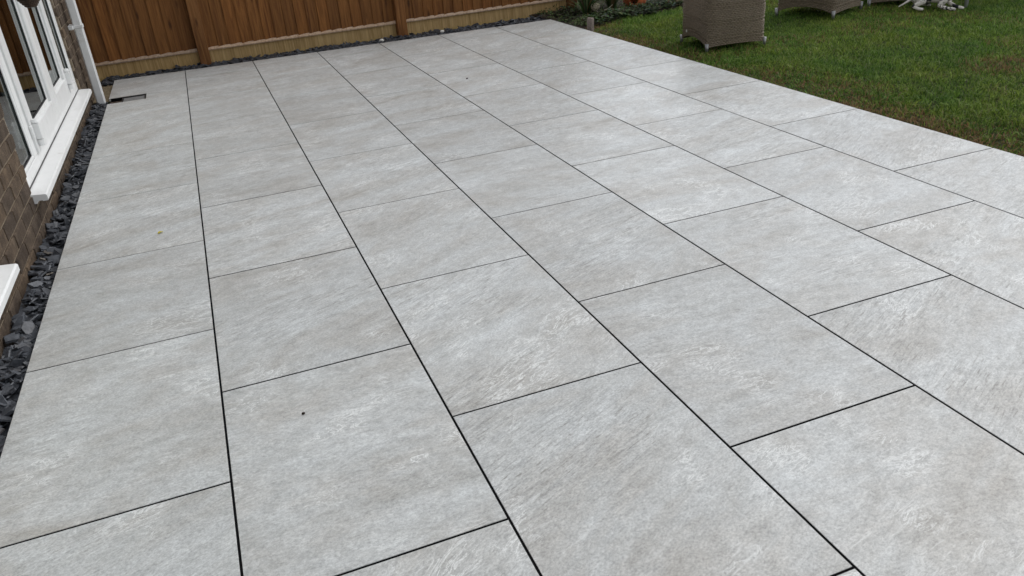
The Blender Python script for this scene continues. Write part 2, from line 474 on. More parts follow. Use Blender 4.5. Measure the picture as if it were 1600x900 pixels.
bm = bmesh.new(); hb(bm, H_BACK-.3, WALL_X+.35, H_Y0-.3, H_Y1+.3, H_TOP, H_TOP+.16, .02)
link('roof', to_mesh(bm, 'roof'), 'roof', house)
bm = bmesh.new()
hb(bm, H_BACK, H_BACK+.1, H_Y0+.28, H_Y1-.28, .1, H_TOP)
hb(bm, -3.4, -3.3, H_Y0+.28, H_Y1-.28, .1, H_TOP)
link('interior_wall', to_mesh(bm, 'interior_wall'), 'room', house)
bm = bmesh.new(); hb(bm, -3.3, MX-.28, H_Y0+.28, H_Y1-.28, .08, .14)
link('interior_floor', to_mesh(bm, 'interior_floor'), 'room_floor', house)
# bricks
def brick_geo(L):
    bm = bmesh.new(); bm_box(bm, -.05, .006, -L/2, L/2, -.0325, .0325, .004)
    for v in bm.verts:
        v.co += Vector((rng.uniform(-.0012, .0018), rng.uniform(-.0016, .0016), rng.uniform(-.0016, .0016)))
    return to_mesh(bm, 'brick')
full_bricks = [brick_geo(.215) for _ in range(6)]
for me in full_bricks: me.materials.append(M['brick'])
brick_list = []
row = 0; z = -.06 + .0325
while z < H_TOP - .03:
    y = H_Y0 + (.1125 if row % 2 else 0)
    segs = [(H_Y0, H_Y1)]
    if z + .0325 > .125 and z - .0325 < 2.2: segs = [(H_Y0, .75), (3.375, 4.335), (6.975, H_Y1)]
    while y < H_Y1:
        for a, b in segs:
            lo, hi = max(y, a), min(y + .215, b)
            if hi - lo > .035: brick_list.append(((lo+hi)/2, z, hi-lo))
        y += .225
    z += .075; row += 1
def brick_rank(b):
    y, z, L = b
    if 2.7 < y < 4.4 and z < .75: return z + abs(y-3.8)*.1
    if 6.9 < y and z < .95: return .6 + z
    if z < .17 and y > 1.5: return 1.5 + z
    return 10 + z + abs(y-4)
brick_list.sort(key=brick_rank)
cut_cache = {}
VV, FF = [], []
for i, (y, z, L) in enumerate(brick_list):
    if L > .2149: me = full_bricks[i % 6]
    else:
        key = round(L, 3)
        if key not in cut_cache: cut_cache[key] = brick_geo(L); cut_cache[key].materials.append(M['brick'])
        me = cut_cache[key]
    if i < 300:
        link('brick', me, None, wall, (MX-WALL_X+rng.uniform(0, .002), y-3.2, z+.06))
    else:
        b0 = len(VV); VV += [(v.co.x+MX-WALL_X, v.co.y+y-3.2, v.co.z+z+.06) for v in me.vertices]
        FF += [tuple(k+b0 for k in p.vertices) for p in me.polygons]
me = bpy.data.meshes.new('brickwork'); me.from_pydata(VV, [], FF)
o = link('brickwork', me, 'brick', wall); o['kind'] = 'stuff'

# glazed doors with side lights, set in the openings
def glazed_doors(op, layout):
    y0, y1, z0, z1 = op
    FX = -.940                                     # outer frame face
    bm = bmesh.new()
    th = .065
    def fb(ya, yb, za, zb, proud=0): hb(bm, FX-.07, FX+proud, ya, yb, za, zb, .004)
    fb(y0, y1, z0, z0+.06); fb(y0, y1, z1-.07, z1)
    fb(y0, y0+.07, z0+.06, z1-.07); fb(y1-.07, y1, z0+.06, z1-.07)
    for p in layout['posts']: fb(p-.045, p+.045, z0+.06, z1-.07)
    bmq = bmesh.new(); hb(bmq, FX+.0005, FX+.004, y0+.01, y1-.01, z0, z0+.005)  # thin black strip drawing the dark line between frame foot and sill
    door = link('glazed_door', to_mesh(bm, 'glazed_door'), 'upvc', house)
    link('base_strip', to_mesh(bmq, 'base_strip'), 'gasket', door)
    panes = []
    for (a, b, kind) in layout['lights']:
        zb, zt = z0+.062, z1-.072
        if kind == 'side':
            panes.append((a, b, zb, zt))
            continue
        bm2 = bmesh.new()
        sx = FX + .014; st = layout['stile']
        def sb(ya, yb, za, zc): bm_box(bm2, FX-.055-WALL_X, sx-WALL_X, ya-3.2, yb-3.2, za+.06, zc+.06, .005)
        sb(a, a+st, zb, zt); sb(b-st, b, zb, zt); sb(a+st, b-st, zb, zb+st+.01); sb(a+st, b-st, zt-st, zt)
        sash = link('sash', to_mesh(bm2, 'sash'), 'upvc', door)
        panes.append((a+st, b-st, zb+st+.01, zt-st))
    gx = FX - .016
    for a, b, zb, zt in panes:
        link('pane', box_mesh('pane', gx-.006-WALL_X, gx-WALL_X, a-3.2+.001, b-3.2-.001, zb+.061, zt+.059), 'glass', door)
        # glazing bead and black gasket round each pane
        bmb, bmg = bmesh.new(), bmesh.new()
        for (ya, yb, za, zc, vert) in ((a, b, zb, zb+.018, 0), (a, b, zt-.018, zt, 0), (a, a+.018, zb+.018, zt-.018, 1), (b-.018, b, zb+.018, zt-.018, 1)):
            bm_box(bmb, gx+.001-WALL_X, gx+.0125-WALL_X, ya-3.2, yb-3.2, za+.06, zc+.06, .003)
        for (ya, yb, za, zc) in ((a+.018, b-.018, zb+.018, zb+.022), (a+.018, b-.018, zt-.022, zt-.018), (a+.018, a+.022, zb+.022, zt-.022), (b-.022, b-.018, zb+.022, zt-.022)):
            bm_box(bmg, gx+.0005-WALL_X, gx+.006-WALL_X, ya-3.2, yb-3.2, za+.06, zc+.06)
        link('bead', to_mesh(bmb, 'bead'), 'upvc', door)
        link('gasket', to_mesh(bmg, 'gasket'), 'gasket', door)
    for hy, hz in layout['hinges']:
        bmh = bmesh.new()
        X = FX - WALL_X
        bm_box(bmh, X+.012, X+.046, hy-.020-3.2, hy+.020-3.2, hz+.06-.05, hz+.06+.035, .008, 2)
        tube(bmh, [(X+.030, hy-3.2, hz+.06-.085), (X+.030, hy-3.2, hz+.06-.052)], .020, 12)
        tube(bmh, [(X+.030, hy-3.2, hz+.06+.037), (X+.030, hy-3.2, hz+.06+.055)], [.020, .014], 12)
        bm_box(bmh, X+.001, X+.016, hy-.05-3.2, hy+.05-3.2, hz+.06-.04, hz+.06+.03, .003)
        link('hinge', to_mesh(bmh, 'hinge', False), 'upvc', door)
    if layout.get('sill', True):
        bms = bmesh.new()
        ys0, ys1 = y0-.045, y1+.012
        prof = [(-1.01, .117), (-1.01, .164), (-.945, .164), (-.862, .157), (-.855, .152), (-.855, .128), (-.858, .125), (-.880, .125), (-.881, .129), (-.905, .129), (-.906, .117)]
        ra = [bms.verts.new((x-WALL_X, ys0-3.2, zv+.06)) for x, zv in prof]
        rb = [bms.verts.new((x-WALL_X, ys1-3.2, zv+.06)) for x, zv in prof]
        n = len(prof)
        for k in range(n): bms.faces.new((ra[k], ra[(k+1) % n], rb[(k+1) % n], rb[k]))
        bms.faces.new(ra); bms.faces.new(rb)
        link('sill', to_mesh(bms, 'sill'), 'upvc', door)
    return door
glazed_doors(DOORS[0], {'posts': [4.795, 6.565], 'stile': .105, 'hinges': [(4.885, .345), (4.885, 1.15), (4.885, 1.95), (6.475, .345), (6.475, 1.15), (6.475, 1.95)],
    'lights': [(4.405, 4.75, 'side'), (4.842, 5.778, 'door'), (5.782, 6.518, 'door'), (6.61, 6.905, 'side')]})
glazed_doors(DOORS[1], {'posts': [1.2, 2.92], 'stile': .105, 'hinges': [(1.30, .345), (2.83, .345)],
    'lights': [(.82, 1.155, 'side'), (1.247, 2.058, 'door'), (2.062, 2.873, 'door'), (2.965, 3.305, 'side')]})
# downpipe
bm = bmesh.new()
hb(bm, -.884, -.819, 7.30, 7.365, -.035, H_TOP-.05, .009)
pipe = link('downpipe', to_mesh(bm, 'downpipe'), 'upvc', house)
for bz in (.575, 2.1):
    bm = bmesh.new()
    hb(bm, WALL_X+.001, -.884, 7.275, 7.39, bz-.016, bz+.016, .003)
    hb(bm, -.8885, -.8145, 7.2955, 7.3695, bz-.014, bz+.014, .004)
    link('pipe_bracket', to_mesh(bm, 'pipe_bracket'), 'upvc', pipe)

# ------------------------------------------------------------------ fence
fence = tag(empty('fence', (0, 8.535, -.05), math.atan(.03)), 'brown closeboard timber fence standing on pale gravel boards behind the patio', 'fence')
def feather(hgt):
    bm = bmesh.new(); W = .128
    vs = [(-.064, 0), (.064, 0), (.064, .006), (-.064, .013)]
    lo = [bm.verts.new((x, -y, 0)) for x, y in vs]; hi = [bm.verts.new((x, -y, hgt)) for x, y in vs]
    for k in range(4): bm.faces.new((lo[k], lo[(k+1) % 4], hi[(k+1) % 4], hi[k]))
    bm.faces.new(lo); bm.faces.new(hi)
    return to_mesh(bm, 'board')
fb_mesh = feather(1.62); fb_mesh.materials.append(M['fence_dark'])
bay_posts = [-1.95, .01, 1.975, 3.94]
gb = box_mesh('gravel_board', -.925, .925, -.022, .022, 0, .145, .003)
for p in bay_posts:
    link('post', box_mesh('post', -.05, .05, -.05, .05, 0, 1.88, .004), 'post', fence, (p, -.045, -.01))
for a, b in zip(bay_posts, bay_posts[1:]):
    L = b - a - .102
    mid = (a+b)/2
    link('gravel_board', box_mesh('gravel_board', -L/2, L/2, -.020, .020, 0, .142, .003), 'gravel_board', fence, (mid, 0, 0))
    bm = bmesh.new()                                        # bevelled counter rail under the boards
    n = 40; prof = [(.018, 0), (-.040, 0), (-.044, .010), (-.030, .032), (.018, .034)]
    rings = []
    for i in range(n+1):
        x = -L/2 + L*i/n; wv = rng.uniform(-.0015, .0015)
        rings.append([bm.verts.new((x, yv + wv, zv + (wv if zv > 0 else 0))) for yv, zv in prof])
    for i in range(n):
        for k in range(5): bm.faces.new((rings[i][k], rings[i][(k+1) % 5], rings[i+1][(k+1) % 5], rings[i+1][k]))
    bm.faces.new(rings[0]); bm.faces.new(rings[-1])
    link('counter_rail', to_mesh(bm, 'counter_rail'), 'rail', fence, (mid, 0, .1425))
    nb = int(round(L/.107)); st = L/nb
    for i in range(nb):
        x = a + .051 + st*(i+.5)
        o = link('board', fb_mesh, None, fence, (x, -.020 + rng.uniform(-.001, .001), .166 + rng.uniform(-.006, .006)), (0, rng.gauss(0, .0025), .040))
    link('top_rail', box_mesh('top_rail', -L/2, L/2, -.05, .03, 0, .03, .004), 'post', fence, (mid, -.005, 1.79))

# ------------------------------------------------------------------ lawn
LZ = -.042
def bed_front(x):   # front line of the planting bed (y) for a given x
    pts = [(3.46, 7.42), (3.68, 7.55), (4.11, 7.72), (4.77, 7.80), (5.2, 7.95), (6.0, 8.3), (9, 9)]
    for (x0, y0), (x1, y1) in zip(pts, pts[1:]):
        if x <= x1: return y0 + (y1-y0)*(x-x0)/(x1-x0)
    return 9
nx, ny = 60, 80
X = np.linspace(XR+.004, 16, nx); Y = np.linspace(-4, 16, ny)
VV = [(x, y, LZ - .004 + .006*math.sin(x*3.1+y*1.7)*math.sin(y*2.3)) for y in Y for x in X]
FF = [(j*nx+i, j*nx+i+1, (j+1)*nx+i+1, (j+1)*nx+i) for j in range(ny-1) for i in range(nx-1)]
me = bpy.data.meshes.new('lawn'); me.from_pydata(VV, [], FF)
struct(link('lawn', me, 'lawn_soil'))

nr = np.random.default_rng(5)
def vnoise(x, y, sc, seed):
    g = np.random.default_rng(seed).random((64, 64))
    u = x*sc; v = y*sc; i = np.floor(u).astype(int); j = np.floor(v).astype(int)
    fu = u-i; fv = v-j; fu = fu*fu*(3-2*fu); fv = fv*fv*(3-2*fv)
    a = g[i % 64, j % 64]; b = g[(i+1) % 64, j % 64]; c_ = g[i % 64, (j+1) % 64]; d = g[(i+1) % 64, (j+1) % 64]
    return (a*(1-fu)+b*fu)*(1-fv)+(c_*(1-fu)+d*fu)*fv
def blades(n, x, y, L, Wd, col, lean, z0, name, mat):
    az = nr.uniform(0, 2*np.pi, n); la = nr.uniform(0, 2*np.pi, n)
    ln = lean*nr.uniform(.2, 1.0, n)
    dx, dy = np.cos(la), np.sin(la); sx, sy = np.cos(az), np.sin(az)
    V = np.zeros((n, 5, 3), np.float32)
    h1 = L*.55
    for k, (hh, off, wd) in enumerate(((0, 0, 1), (0, 0, -1), (h1, .32, .85), (h1, .32, -.85), (L, 1.0, 0))):
        V[:, k, 0] = x + dx*ln*L*off + sx*Wd*.5*wd
        V[:, k, 1] = y + dy*ln*L*off + sy*Wd*.5*wd
        V[:, k, 2] = z0 + hh*(1-.35*ln*off)
    me = bpy.data.meshes.new(name)
    me.vertices.add(n*5); me.vertices.foreach_set('co', V.ravel())
    base = np.arange(n)[:, None]*5
    q = base + np.array([[0, 1, 3, 2]]); t = base + np.array([[2, 3, 4]])
    loops = np.concatenate([q, t], 1).ravel().astype(np.int32)
    me.loops.add(n*7); me.loops.foreach_set('vertex_index', loops)
    starts = (np.arange(n)[:, None]*7 + np.array([[0, 4]])).ravel().astype(np.int32)
    me.polygons.add(n*2); me.polygons.foreach_set('loop_start', starts)
    me.polygons.foreach_set('loop_total', np.tile([4, 3], n).astype(np.int32))
    me.update(calc_edges=True)
    at = me.color_attributes.new('tint', 'FLOAT_COLOR', 'POINT')
    cc = np.ones((n, 5, 4), np.float32); cc[:, :, :3] = col[:, None, :]
    at.data.foreach_set('color', cc.ravel())
    return link(name, me, mat)
N = 430000
x = XR + .004 + nr.random(N)**1.15*(8.6-XR); y = .9 + nr.random(N)*8.6
keep = (x + .77*y < 12.6) & (y < np.interp(x, [3.46, 3.68, 4.11, 4.77, 5.2, 6.0, 9], [7.42, 7.55, 7.72, 7.80, 7.95, 8.3, 9]) + nr.normal(0, .03, N))
# worn strip by the slabs and a scorched patch
edge = np.clip(1.15 - (x - XR)/(.16 + .55*vnoise(x, y, 1.7, 3)), 0, 1)
scorch = np.clip(1.25 - np.hypot((x-5.02)/.30, (y-3.98)/.24), 0, 1)
n1 = vnoise(x, y, 1.6, 1); n2 = vnoise(x, y, 5.0, 2); n3 = vnoise(x, y, 14.0, 4)
brown = np.clip(.72*edge*(n2*.8+n3*.8) + scorch*.9*(n3+.25) + .16*(n1 > .78), 0, 1)
keep &= nr.random(N) > .35*edge*n3
keep &= nr.random(N) > .25*(n3 < .28)
x, y, brown, n1, n2, n3, edge = [q[keep] for q in (x, y, brown, n1, n2, n3, edge)]
n = len(x)
g = nr.random(n)[:, None]
green = np.array([.052, .110, .013])*(1-g**1.6) + np.array([.275, .400, .070])*g**1.6
yl = (nr.random(n) < .07)[:, None]; green = np.where(yl, np.array([.22, .23, .09]), green)
green = green*(.72 + .56*(n1*.55 + n2*.45))[:, None]
green[:, 0] *= .82 + .35*n2
br = np.array([.12, .072, .032])*(1-g) + np.array([.36, .22, .11])*g
isb = (nr.random(n) < brown)[:, None]
col = np.where(isb, br, green)
L = (.020 + .040*nr.random(n)**1.5)*(1 - .45*edge)*(.45 + .95*vnoise(x, y, 22.0, 9))
gr = blades(n, x, y, L, nr.uniform(.0032, .0070, n), col, 1.35, LZ-.006, 'lawn_grass', 'grass')
gr['kind'] = 'stuff'; gr['label'] = 'short green lawn grass with brown worn patches beside the slabs'; gr['category'] = 'grass'

# ------------------------------------------------------------------ planting bed
bm = bmesh.new()
fr = [(3.45, 7.40), (3.68, 7.55), (4.11, 7.72), (4.77, 7.80), (5.2, 7.95), (6.0, 8.3), (9, 9)]
a = [bm.verts.new((xx, yy, LZ+.006)) for xx, yy in fr]; b = [bm.verts.new((xx, 11, LZ+.03)) for xx, yy in fr]
mdl = [bm.verts.new((xx, yy+.15, LZ+.03)) for xx, yy in fr]
for i in range(len(fr)-1):
    bm.faces.new((a[i], a[i+1], mdl[i+1], mdl[i])); bm.faces.new((mdl[i], mdl[i+1], b[i+1], b[i]))
struct(link('planting_bed', to_mesh(bm, 'planting_bed'), 'soil'))

def leafmesh(name, leaves):
    """leaves: list of (points along midrib, widths, tint, side vector)"""
    V, Fc, C = [], [], []
    for pts, wd, tint, side in leaves:
        b0 = len(V)
        for p, w_ in zip(pts, wd):
            V.append(tuple(p - side*w_)); V.append(tuple(p + Vector((0, 0, -.25*w_)))); V.append(tuple(p + side*w_)); C += [tint]*3
        for i in range(len(pts)-1):
            q = b0 + i*3
            Fc += [(q, q+1, q+4, q+3), (q+1, q+2, q+5, q+4)]
    me = bpy.data.meshes.new(name); me.from_pydata(V, [], Fc)
    at = me.color_attributes.new('tint', 'FLOAT_COLOR', 'POINT')
    at.data.foreach_set('color', np.array([(*t, 1) for t in C], np.float32).ravel())
    for p in me.polygons: p.use_smooth = True
    return me
def strap_leaves(r, n, h, spread, cols):
    out = []
    for _ in range(n):
        a_ = r.uniform(0, 6.28); d = Vector((math.cos(a_), math.sin(a_), 0)); side = Vector((-d.y, d.x, 0))
        side = (side*math.cos(.6) + Vector((0, 0, 1))*0).normalized()
        hh = h*r.uniform(.6, 1.1); sp = spread*r.uniform(.3, 1.1); st = d*r.uniform(0, .04)
        pts = []; wd = []
        for k in range(7):
            t = k/6
            pts.append(st + d*sp*t**1.7 + Vector((0, 0, hh*(t - .32*sp/h*t**3))))
            wd.append(.009*r.uniform(.9, 1.1)*(1 - t**2.5) + .0008)
        out.append((pts, wd, tuple(q*r.uniform(.7, 1.3) for q in r.choice(cols)), side))
    return out
G1 = [(.035, .065, .018), (.05, .085, .025), (.028, .05, .016), (.10, .085, .04)]
strap_label = {0: 'strappy iris-like plant beside the end post of the fence', 1: 'tall strappy clump behind the dried flower head',
               2: 'arching strappy clump just beside the terracotta lantern', 3: 'strappy green clump between the end fence post and grey stone block'}
for i, (px, py, nn, h, sp) in enumerate(((4.00, 8.36, 60, .5, .3), (4.18, 8.12, 60, .5, .32), (4.27, 8.28, 60, .42, .24), (3.84, 8.02, 34, .30, .22))):
    t = tag(empty('strap_leaf_plant', (px, py, LZ+.02)), strap_label[i], 'plant', 'strappy plants in the bed')
    link('leaves', leafmesh('leaves', strap_leaves(rng, nn, h, sp, G1)), 'leaf', t)
    bm = bmesh.new(); tube(bm, [(0, 0, -.02), (0, 0, .05)], [.035, .02], 8); link('crown_base', to_mesh(bm, 'crown_base'), 'stake', t)
def broad_leaves(r, n, rad, h, size, cols):
    out = []
    for _ in range(n):
        a_ = r.uniform(0, 6.28); q = rad*math.sqrt(r.random())
        p0 = Vector((q*math.cos(a_), q*math.sin(a_), h*r.uniform(.15, 1)*(1-.6*(q/rad)**2)))
        b_ = r.uniform(0, 6.28); d = Vector((math.cos(b_), math.sin(b_), r.uniform(-.3, .6))).normalized()
        side = d.cross(Vector((0, 0, 1))).normalized(); L = size*r.uniform(.6, 1.3)
        pts = [p0 + d*L*k/4 + Vector((0, 0, -.25*L*(k/4)**2)) for k in range(5)]
        wd = [L*.26*math.sin(math.pi*min(1, .12+.88*k/4))+.0006 for k in range(5)]
        out.append((pts, wd, tuple(u*r.uniform(.65, 1.35) for u in r.choice(cols)), side))
    return out
G2 = [(.045, .075, .022), (.06, .095, .03), (.035, .055, .02), (.055, .075, .045)]
low = (((3.76, 7.66), .17, .09, .04, 'low leafy weeds spreading beside the small stone block', G2),
       ((4.02, 7.80), .20, .09, .05, 'low green ground cover in front of the dried flower head', G2),
       ((4.36, 7.86), .20, .07, .045, 'dark green leafy clump in front of the terracotta lantern', [(.025, .05, .02), (.035, .06, .025)]),
       ((4.70, 8.00), .20, .09, .045, 'grey green leafy plant between terracotta lantern and wooden stake', [(.05, .075, .045), (.06, .08, .05)]),
       ((4.92, 7.93), .07, .07, .06, 'sparse plant with pale yellowish leaves beside the wooden stake', [(.34, .33, .19), (.10, .13, .06)]),
       ((5.15, 8.20), .25, .18, .06, 'leafy green plant at the lawn edge behind the wicker chair', G2),
       ((3.60, 7.90), .13, .07, .04, 'small dark leafy plant on soil near slab corner', [(.02, .03, .012), (.03, .035, .018)]),
       ((3.72, 8.25), .16, .10, .05, 'dark low plant at the foot of the fence end post', [(.02, .03, .012), (.05, .05, .03)]))
for (px, py), rad, h, size, lab, cols in low:
    nn = int(260*(rad/.2)**2) if rad > .1 else 16
    t = tag(empty('leafy_plant', (px, py, LZ+.02)), lab, 'plant', 'low plants in the bed')
    link('leaves', leafmesh('leaves', broad_leaves(rng, nn, rad, h, size, cols)), 'leaf', t)
    bm = bmesh.new()
    for _ in range(7):
        a_ = rng.uniform(0, 6.28); q = rad*.6
        tube(bm, [(0, 0, -.02), (q*.4*math.cos(a_), q*.4*math.sin(a_), h*.4), (q*math.cos(a_), q*math.sin(a_), h*.6)], [.004, .003, .002], 5)
    link('stem', to_mesh(bm, 'stem'), 'soil', t)
lv = []
for _ in range(5200):
    px = rng.uniform(3.47, 5.6); py = np.interp(px, [q[0] for q in fr], [q[1] for q in fr]) + .02 + rng.random()**1.3*1.3
    d = Vector((rng.gauss(0, 1), rng.gauss(0, 1), rng.uniform(-.1, .9))).normalized(); side = d.cross(zz).normalized()
    L = rng.uniform(.018, .05); p0 = Vector((px, py, LZ+.03 + rng.random()**2*.05))
    cc = rng.choice(((.05, .085, .024), (.075, .115, .03), (.06, .05, .028), (.03, .045, .016), (.09, .11, .045)))
    lv.append(([p0, p0+d*L*.5, p0+d*L], [.001, L*.22, .001], cc, side))
gc = link('ground_cover', leafmesh('ground_cover', lv), 'leaf'); gc['kind'] = 'stuff'
gc['label'] = 'dense dark ground cover and leaf litter in the planting bed'; gc['category'] = 'ground cover'
# dried flower head
t = tag(empty('dried_flower_head', (3.90, 7.93, LZ+.02)), 'pale dried round flower head leaning on a thin stem in the bed', 'flower')
bm = bmesh.new(); tube(bm, [(.10, .05, -.03), (.05, .03, .03), (0, 0, .075)], [.005, .0045, .004], 6)
link('stem', to_mesh(bm, 'stem'), 'dead', t)
lv = []
for _ in range(85):
    d = Vector((rng.gauss(0, 1), rng.gauss(0, 1), rng.gauss(0, 1))).normalized()
    p0 = Vector((0, 0, .105)) + Vector((d.x*.045, d.y*.045, d.z*.036))*rng.uniform(.7, 1.15); side = d.orthogonal().normalized()
    u = d.cross(side)*.011
    cc = rng.uniform(.55, 1.1)
    lv.append(([p0-u, p0+d*.003, p0+u], [.003, .010, .003], (.40*cc, .36*cc, .26*cc), side))
link('petals', leafmesh('petals', lv), 'leaf', t)
# dry twigs
t = tag(empty('fallen_twig', (4.08, 7.98, LZ+.05)), 'dry brown twig lying beside the dried flower head', 'twig')
bm = bmesh.new(); tube(bm, [(-.13, .02, .0), (-.03, 0, .025), (.12, -.03, .015)], [.005, .006, .004], 6); tube(bm, [(-.02, 0, .025), (.06, .03, .06)], [.004, .002], 5)
link('branch', to_mesh(bm, 'branch'), 'dead', t)
# stake
tag(link('wooden_stake', box_mesh('wooden_stake', -.014, .014, -.014, .014, -.1, .55, .003), 'stake', None, (4.80, 8.0, LZ+.02), (.05, .02, .4)), 'thin pale wooden stake standing in the bed', 'stake')
# terracotta lantern
tl = tag(empty('terracotta_lantern', (4.53, 8.24, LZ+.02)), 'orange terracotta garden lantern with round opening among the plants', 'lantern')
bm = bmesh.new()
lathe(bm, [(.07, 0), (.105, .0), (.118, .02), (.128, .07), (.122, .13), (.09, .18), (.05, .205), (.05, .225), (.032, .225), (.032, .205), (.075, .17), (.108, .125), (.113, .07), (.10, .025), (.03, .02)], 40)
body = link('body', to_mesh(bm, 'body', True), 'terracotta', tl)
bm = bmesh.new(); tube(bm, [(0, 0, 0), (-.12, -.2, 0)], .042, 20); 
cutter_me = to_mesh(bm, 'opening')
cutter = bpy.data.objects.new('opening', cutter_me); COL.objects.link(cutter); cutter.parent = tl; cutter.location = (0, 0, .085)
md = body.modifiers.new('opening', 'BOOLEAN'); md.object = cutter; md.operation = 'DIFFERENCE'; md.solver = 'EXACT'
bpy.context.view_layer.update()
dg = bpy.context.evaluated_depsgraph_get()
nm = bpy.data.meshes.new_from_object(body.evaluated_get(dg)); body.modifiers.clear(); body.data = nm
bpy.data.objects.remove(cutter)
# stone edging block
bm = bmesh.new(); bm_box(bm, -.018, .018, -.032, .032, -.06, .125, .005, 2)
for v in bm.verts: v.co += Vector((rng.uniform(-.002, .002), rng.uniform(-.002, .002), rng.uniform(-.002, .002)))
tag(link('edging_block', to_mesh(bm, 'edging_block'), 'stone', None, (3.545, 7.33, LZ), (0, .04, .35)), 'small upright pinkish grey stone block at the patio corner', 'block')

# ------------------------------------------------------------------ rattan chairs
def chair_shell(hw, arch):
    """woven body: rounded square plan, flared feet, arched bottom edge on two sides"""
    cell = .0145; per_side = int(2*hw/cell); rows = 30; H0 = .46; su, sv = 3, 3
    nu = per_side*4*su; nv = rows*sv
    plan = []
    for i in range(nu):
        side = i//(per_side*su); t = (i % (per_side*su))/(per_side*su)*2 - 1
        x_, y_ = ((t, -1), (1, t), (-t, 1), (-1, -t))[side]
        n_ = (abs(x_)**7 + abs(y_)**7)**(1/7)
        plan.append((x_/n_, y_/n_, abs(t), side % 2))
    V = []; Fc = []
    for j in range(nv+1):
        t = j/nv; ri = j//sv; ph = (j % sv)/sv
        for i, (x_, y_, k_, sd_) in enumerate(plan):
            zb = .038 + (arch if sd_ else .012)*(1-k_**2.2)
            z_ = zb + (H0 - zb)*t - .012*(1-k_**2)*math.sin(math.pi*t)
            corner = k_**5
            fl = hw*(.91 + .05*(z_/.46)) + .030*corner*math.exp(-z_/.10) + .010*(1-k_**2)*math.sin(math.pi*t)
            over = (i//su + ri) % 2
            pu = math.sin(math.pi*((i % su)/su))
            dsp = .0075*math.sin(math.pi*ph)*(.35 + .65*(pu if over else 1-pu))
            if ri % 9 in (3, 5): dsp -= .0045
            q = fl + dsp
            V.append((q*x_, q*y_, z_))
    for j in range(nv):
        for i in range(nu):
            Fc.append((j*nu+i, j*nu+(i+1) % nu, (j+1)*nu+(i+1) % nu, (j+1)*nu+i))
    me = bpy.data.meshes.new('woven_body'); me.from_pydata(V, [], Fc); me.materials.append(M['rattan'])
    return me
HW = .278
shell_me = chair_shell(HW, .055)
def back_me():
    bm = bmesh.new()
    nseg = 40; outer = []
    # tub: arms and back above the seat, plan runs front-left -> back -> front-right
    for lev in range(13):
        t = lev/12; ring = []
        for i in range(nseg+1):
            a_ = math.pi*(-.02 + 1.04*i/nseg)
            ca, sa = math.cos(a_), math.sin(a_)
            rr = 1/(abs(ca)**5 + abs(sa)**5)**.2
            top = .66 + .22*max(0, sa)**3
            z_ = .44 + (top-.44)*t
            q = HW*(.955 + .10*t)*rr
            ring.append((q*ca, q*sa, z_))
        outer.append(ring)
    ov = [[bm.verts.new(p) for p in ring] for ring in outer]
    iv = [[bm.verts.new((p[0]*.82, p[1]*.82, p[2])) for p in ring] for ring in outer]
    for l_ in range(12):
        for i in range(nseg):
            bm.faces.new((ov[l_][i], ov[l_][i+1], ov[l_+1][i+1], ov[l_+1][i])); bm.faces.new((iv[l_][i+1], iv[l_][i], iv[l_+1][i], iv[l_+1][i+1]))
    for i in range(nseg):
        bm.faces.new((ov[12][i], ov[12][i+1], iv[12][i+1], iv[12][i])); bm.faces.new((ov[0][i+1], ov[0][i], iv[0][i], iv[0][i+1]))
    for i in (0, nseg):
        for l_ in range(12): bm.faces.new((ov[l_][i], ov[l_+1][i], iv[l_+1][i], iv[l_][i]))
    return to_mesh(bm, 'backrest', True)
bk = back_me(); bk.materials.append(M['rattan'])
bm = bmesh.new(); bm_box(bm, -HW*.93, HW*.93, -HW*.93, HW*.93, .40, .452, .01); seat_me = to_mesh(bm, 'seat'); seat_me.materials.append(M['rattan'])
bm = bmesh.new(); tube(bm, [(0, 0, 0), (0, 0, .075)], [.011, .016], 12); leg_me = to_mesh(bm, 'leg', True); leg_me.materials.append(M['metal'])
bm = bmesh.new(); tube(bm, [(0, 0, 0), (0, -.004, 0)], .012, 16); badge_me = to_mesh(bm, 'badge'); badge_me.materials.append(M['pebble'])
def chair(corner, ang, label, badge=None, scale=1.0):
    """corner: world xy of the foot at local (-,-); ang: direction of local +x"""
    ca, sa = math.cos(ang), math.sin(ang); f_ = HW*.905*scale
    cx = corner[0] + f_*ca - f_*sa; cy = corner[1] + f_*sa + f_*ca
    t = tag(empty('rattan_chair', (cx, cy, LZ), ang), label, 'chair', 'rattan chairs on the lawn'); t.scale = (scale,)*3
    link('woven_body', shell_me, None, t); link('backrest', bk, None, t); link('seat', seat_me, None, t)
    k = HW*.905
    for sx_, sy_ in ((-1, -1), (1, -1), (1, 1), (-1, 1)):
        link('leg', leg_me, None, t, (sx_*k, sy_*k, -.004))
    if badge: link('badge', badge_me, None, t, badge[0], (0, 0, badge[1]))
    return t
a1 = math.radians(-8.5)
chair((3.785, 5.70), a1, 'brown woven rattan chair with white round badge, standing close to the slabs', ((-HW*.945, .12, .125), -math.pi/2))
chair((5.42, 6.15), math.atan2(.27, .62), 'brown woven rattan chair with arched base behind the badge-bearing chair', None, 1.12)
chair((6.075, 6.42), math.atan2(-.5, .75), 'brown woven rattan chair behind the lying dog', None, 1.05)

# garden table whose metal leg stands beyond the dog
tb = tag(empty('garden_table', (7.06, 6.24, LZ)), 'garden table on slim grey metal legs beyond the dog', 'table')
for dx in (-.45, .45):
    for dy in (-.45, .45):
        bm = bmesh.new(); tube(bm, [(dx, dy, 0), (dx*.95, dy*.95, .70)], .017, 12); link('leg', to_mesh(bm, 'leg', True), 'table_metal', tb)
bm = bmesh.new(); bm_box(bm, -.55, .55, -.55, .55, .70, .73, .006); link('table_top', to_mesh(bm, 'table_top'), 'metal', tb)

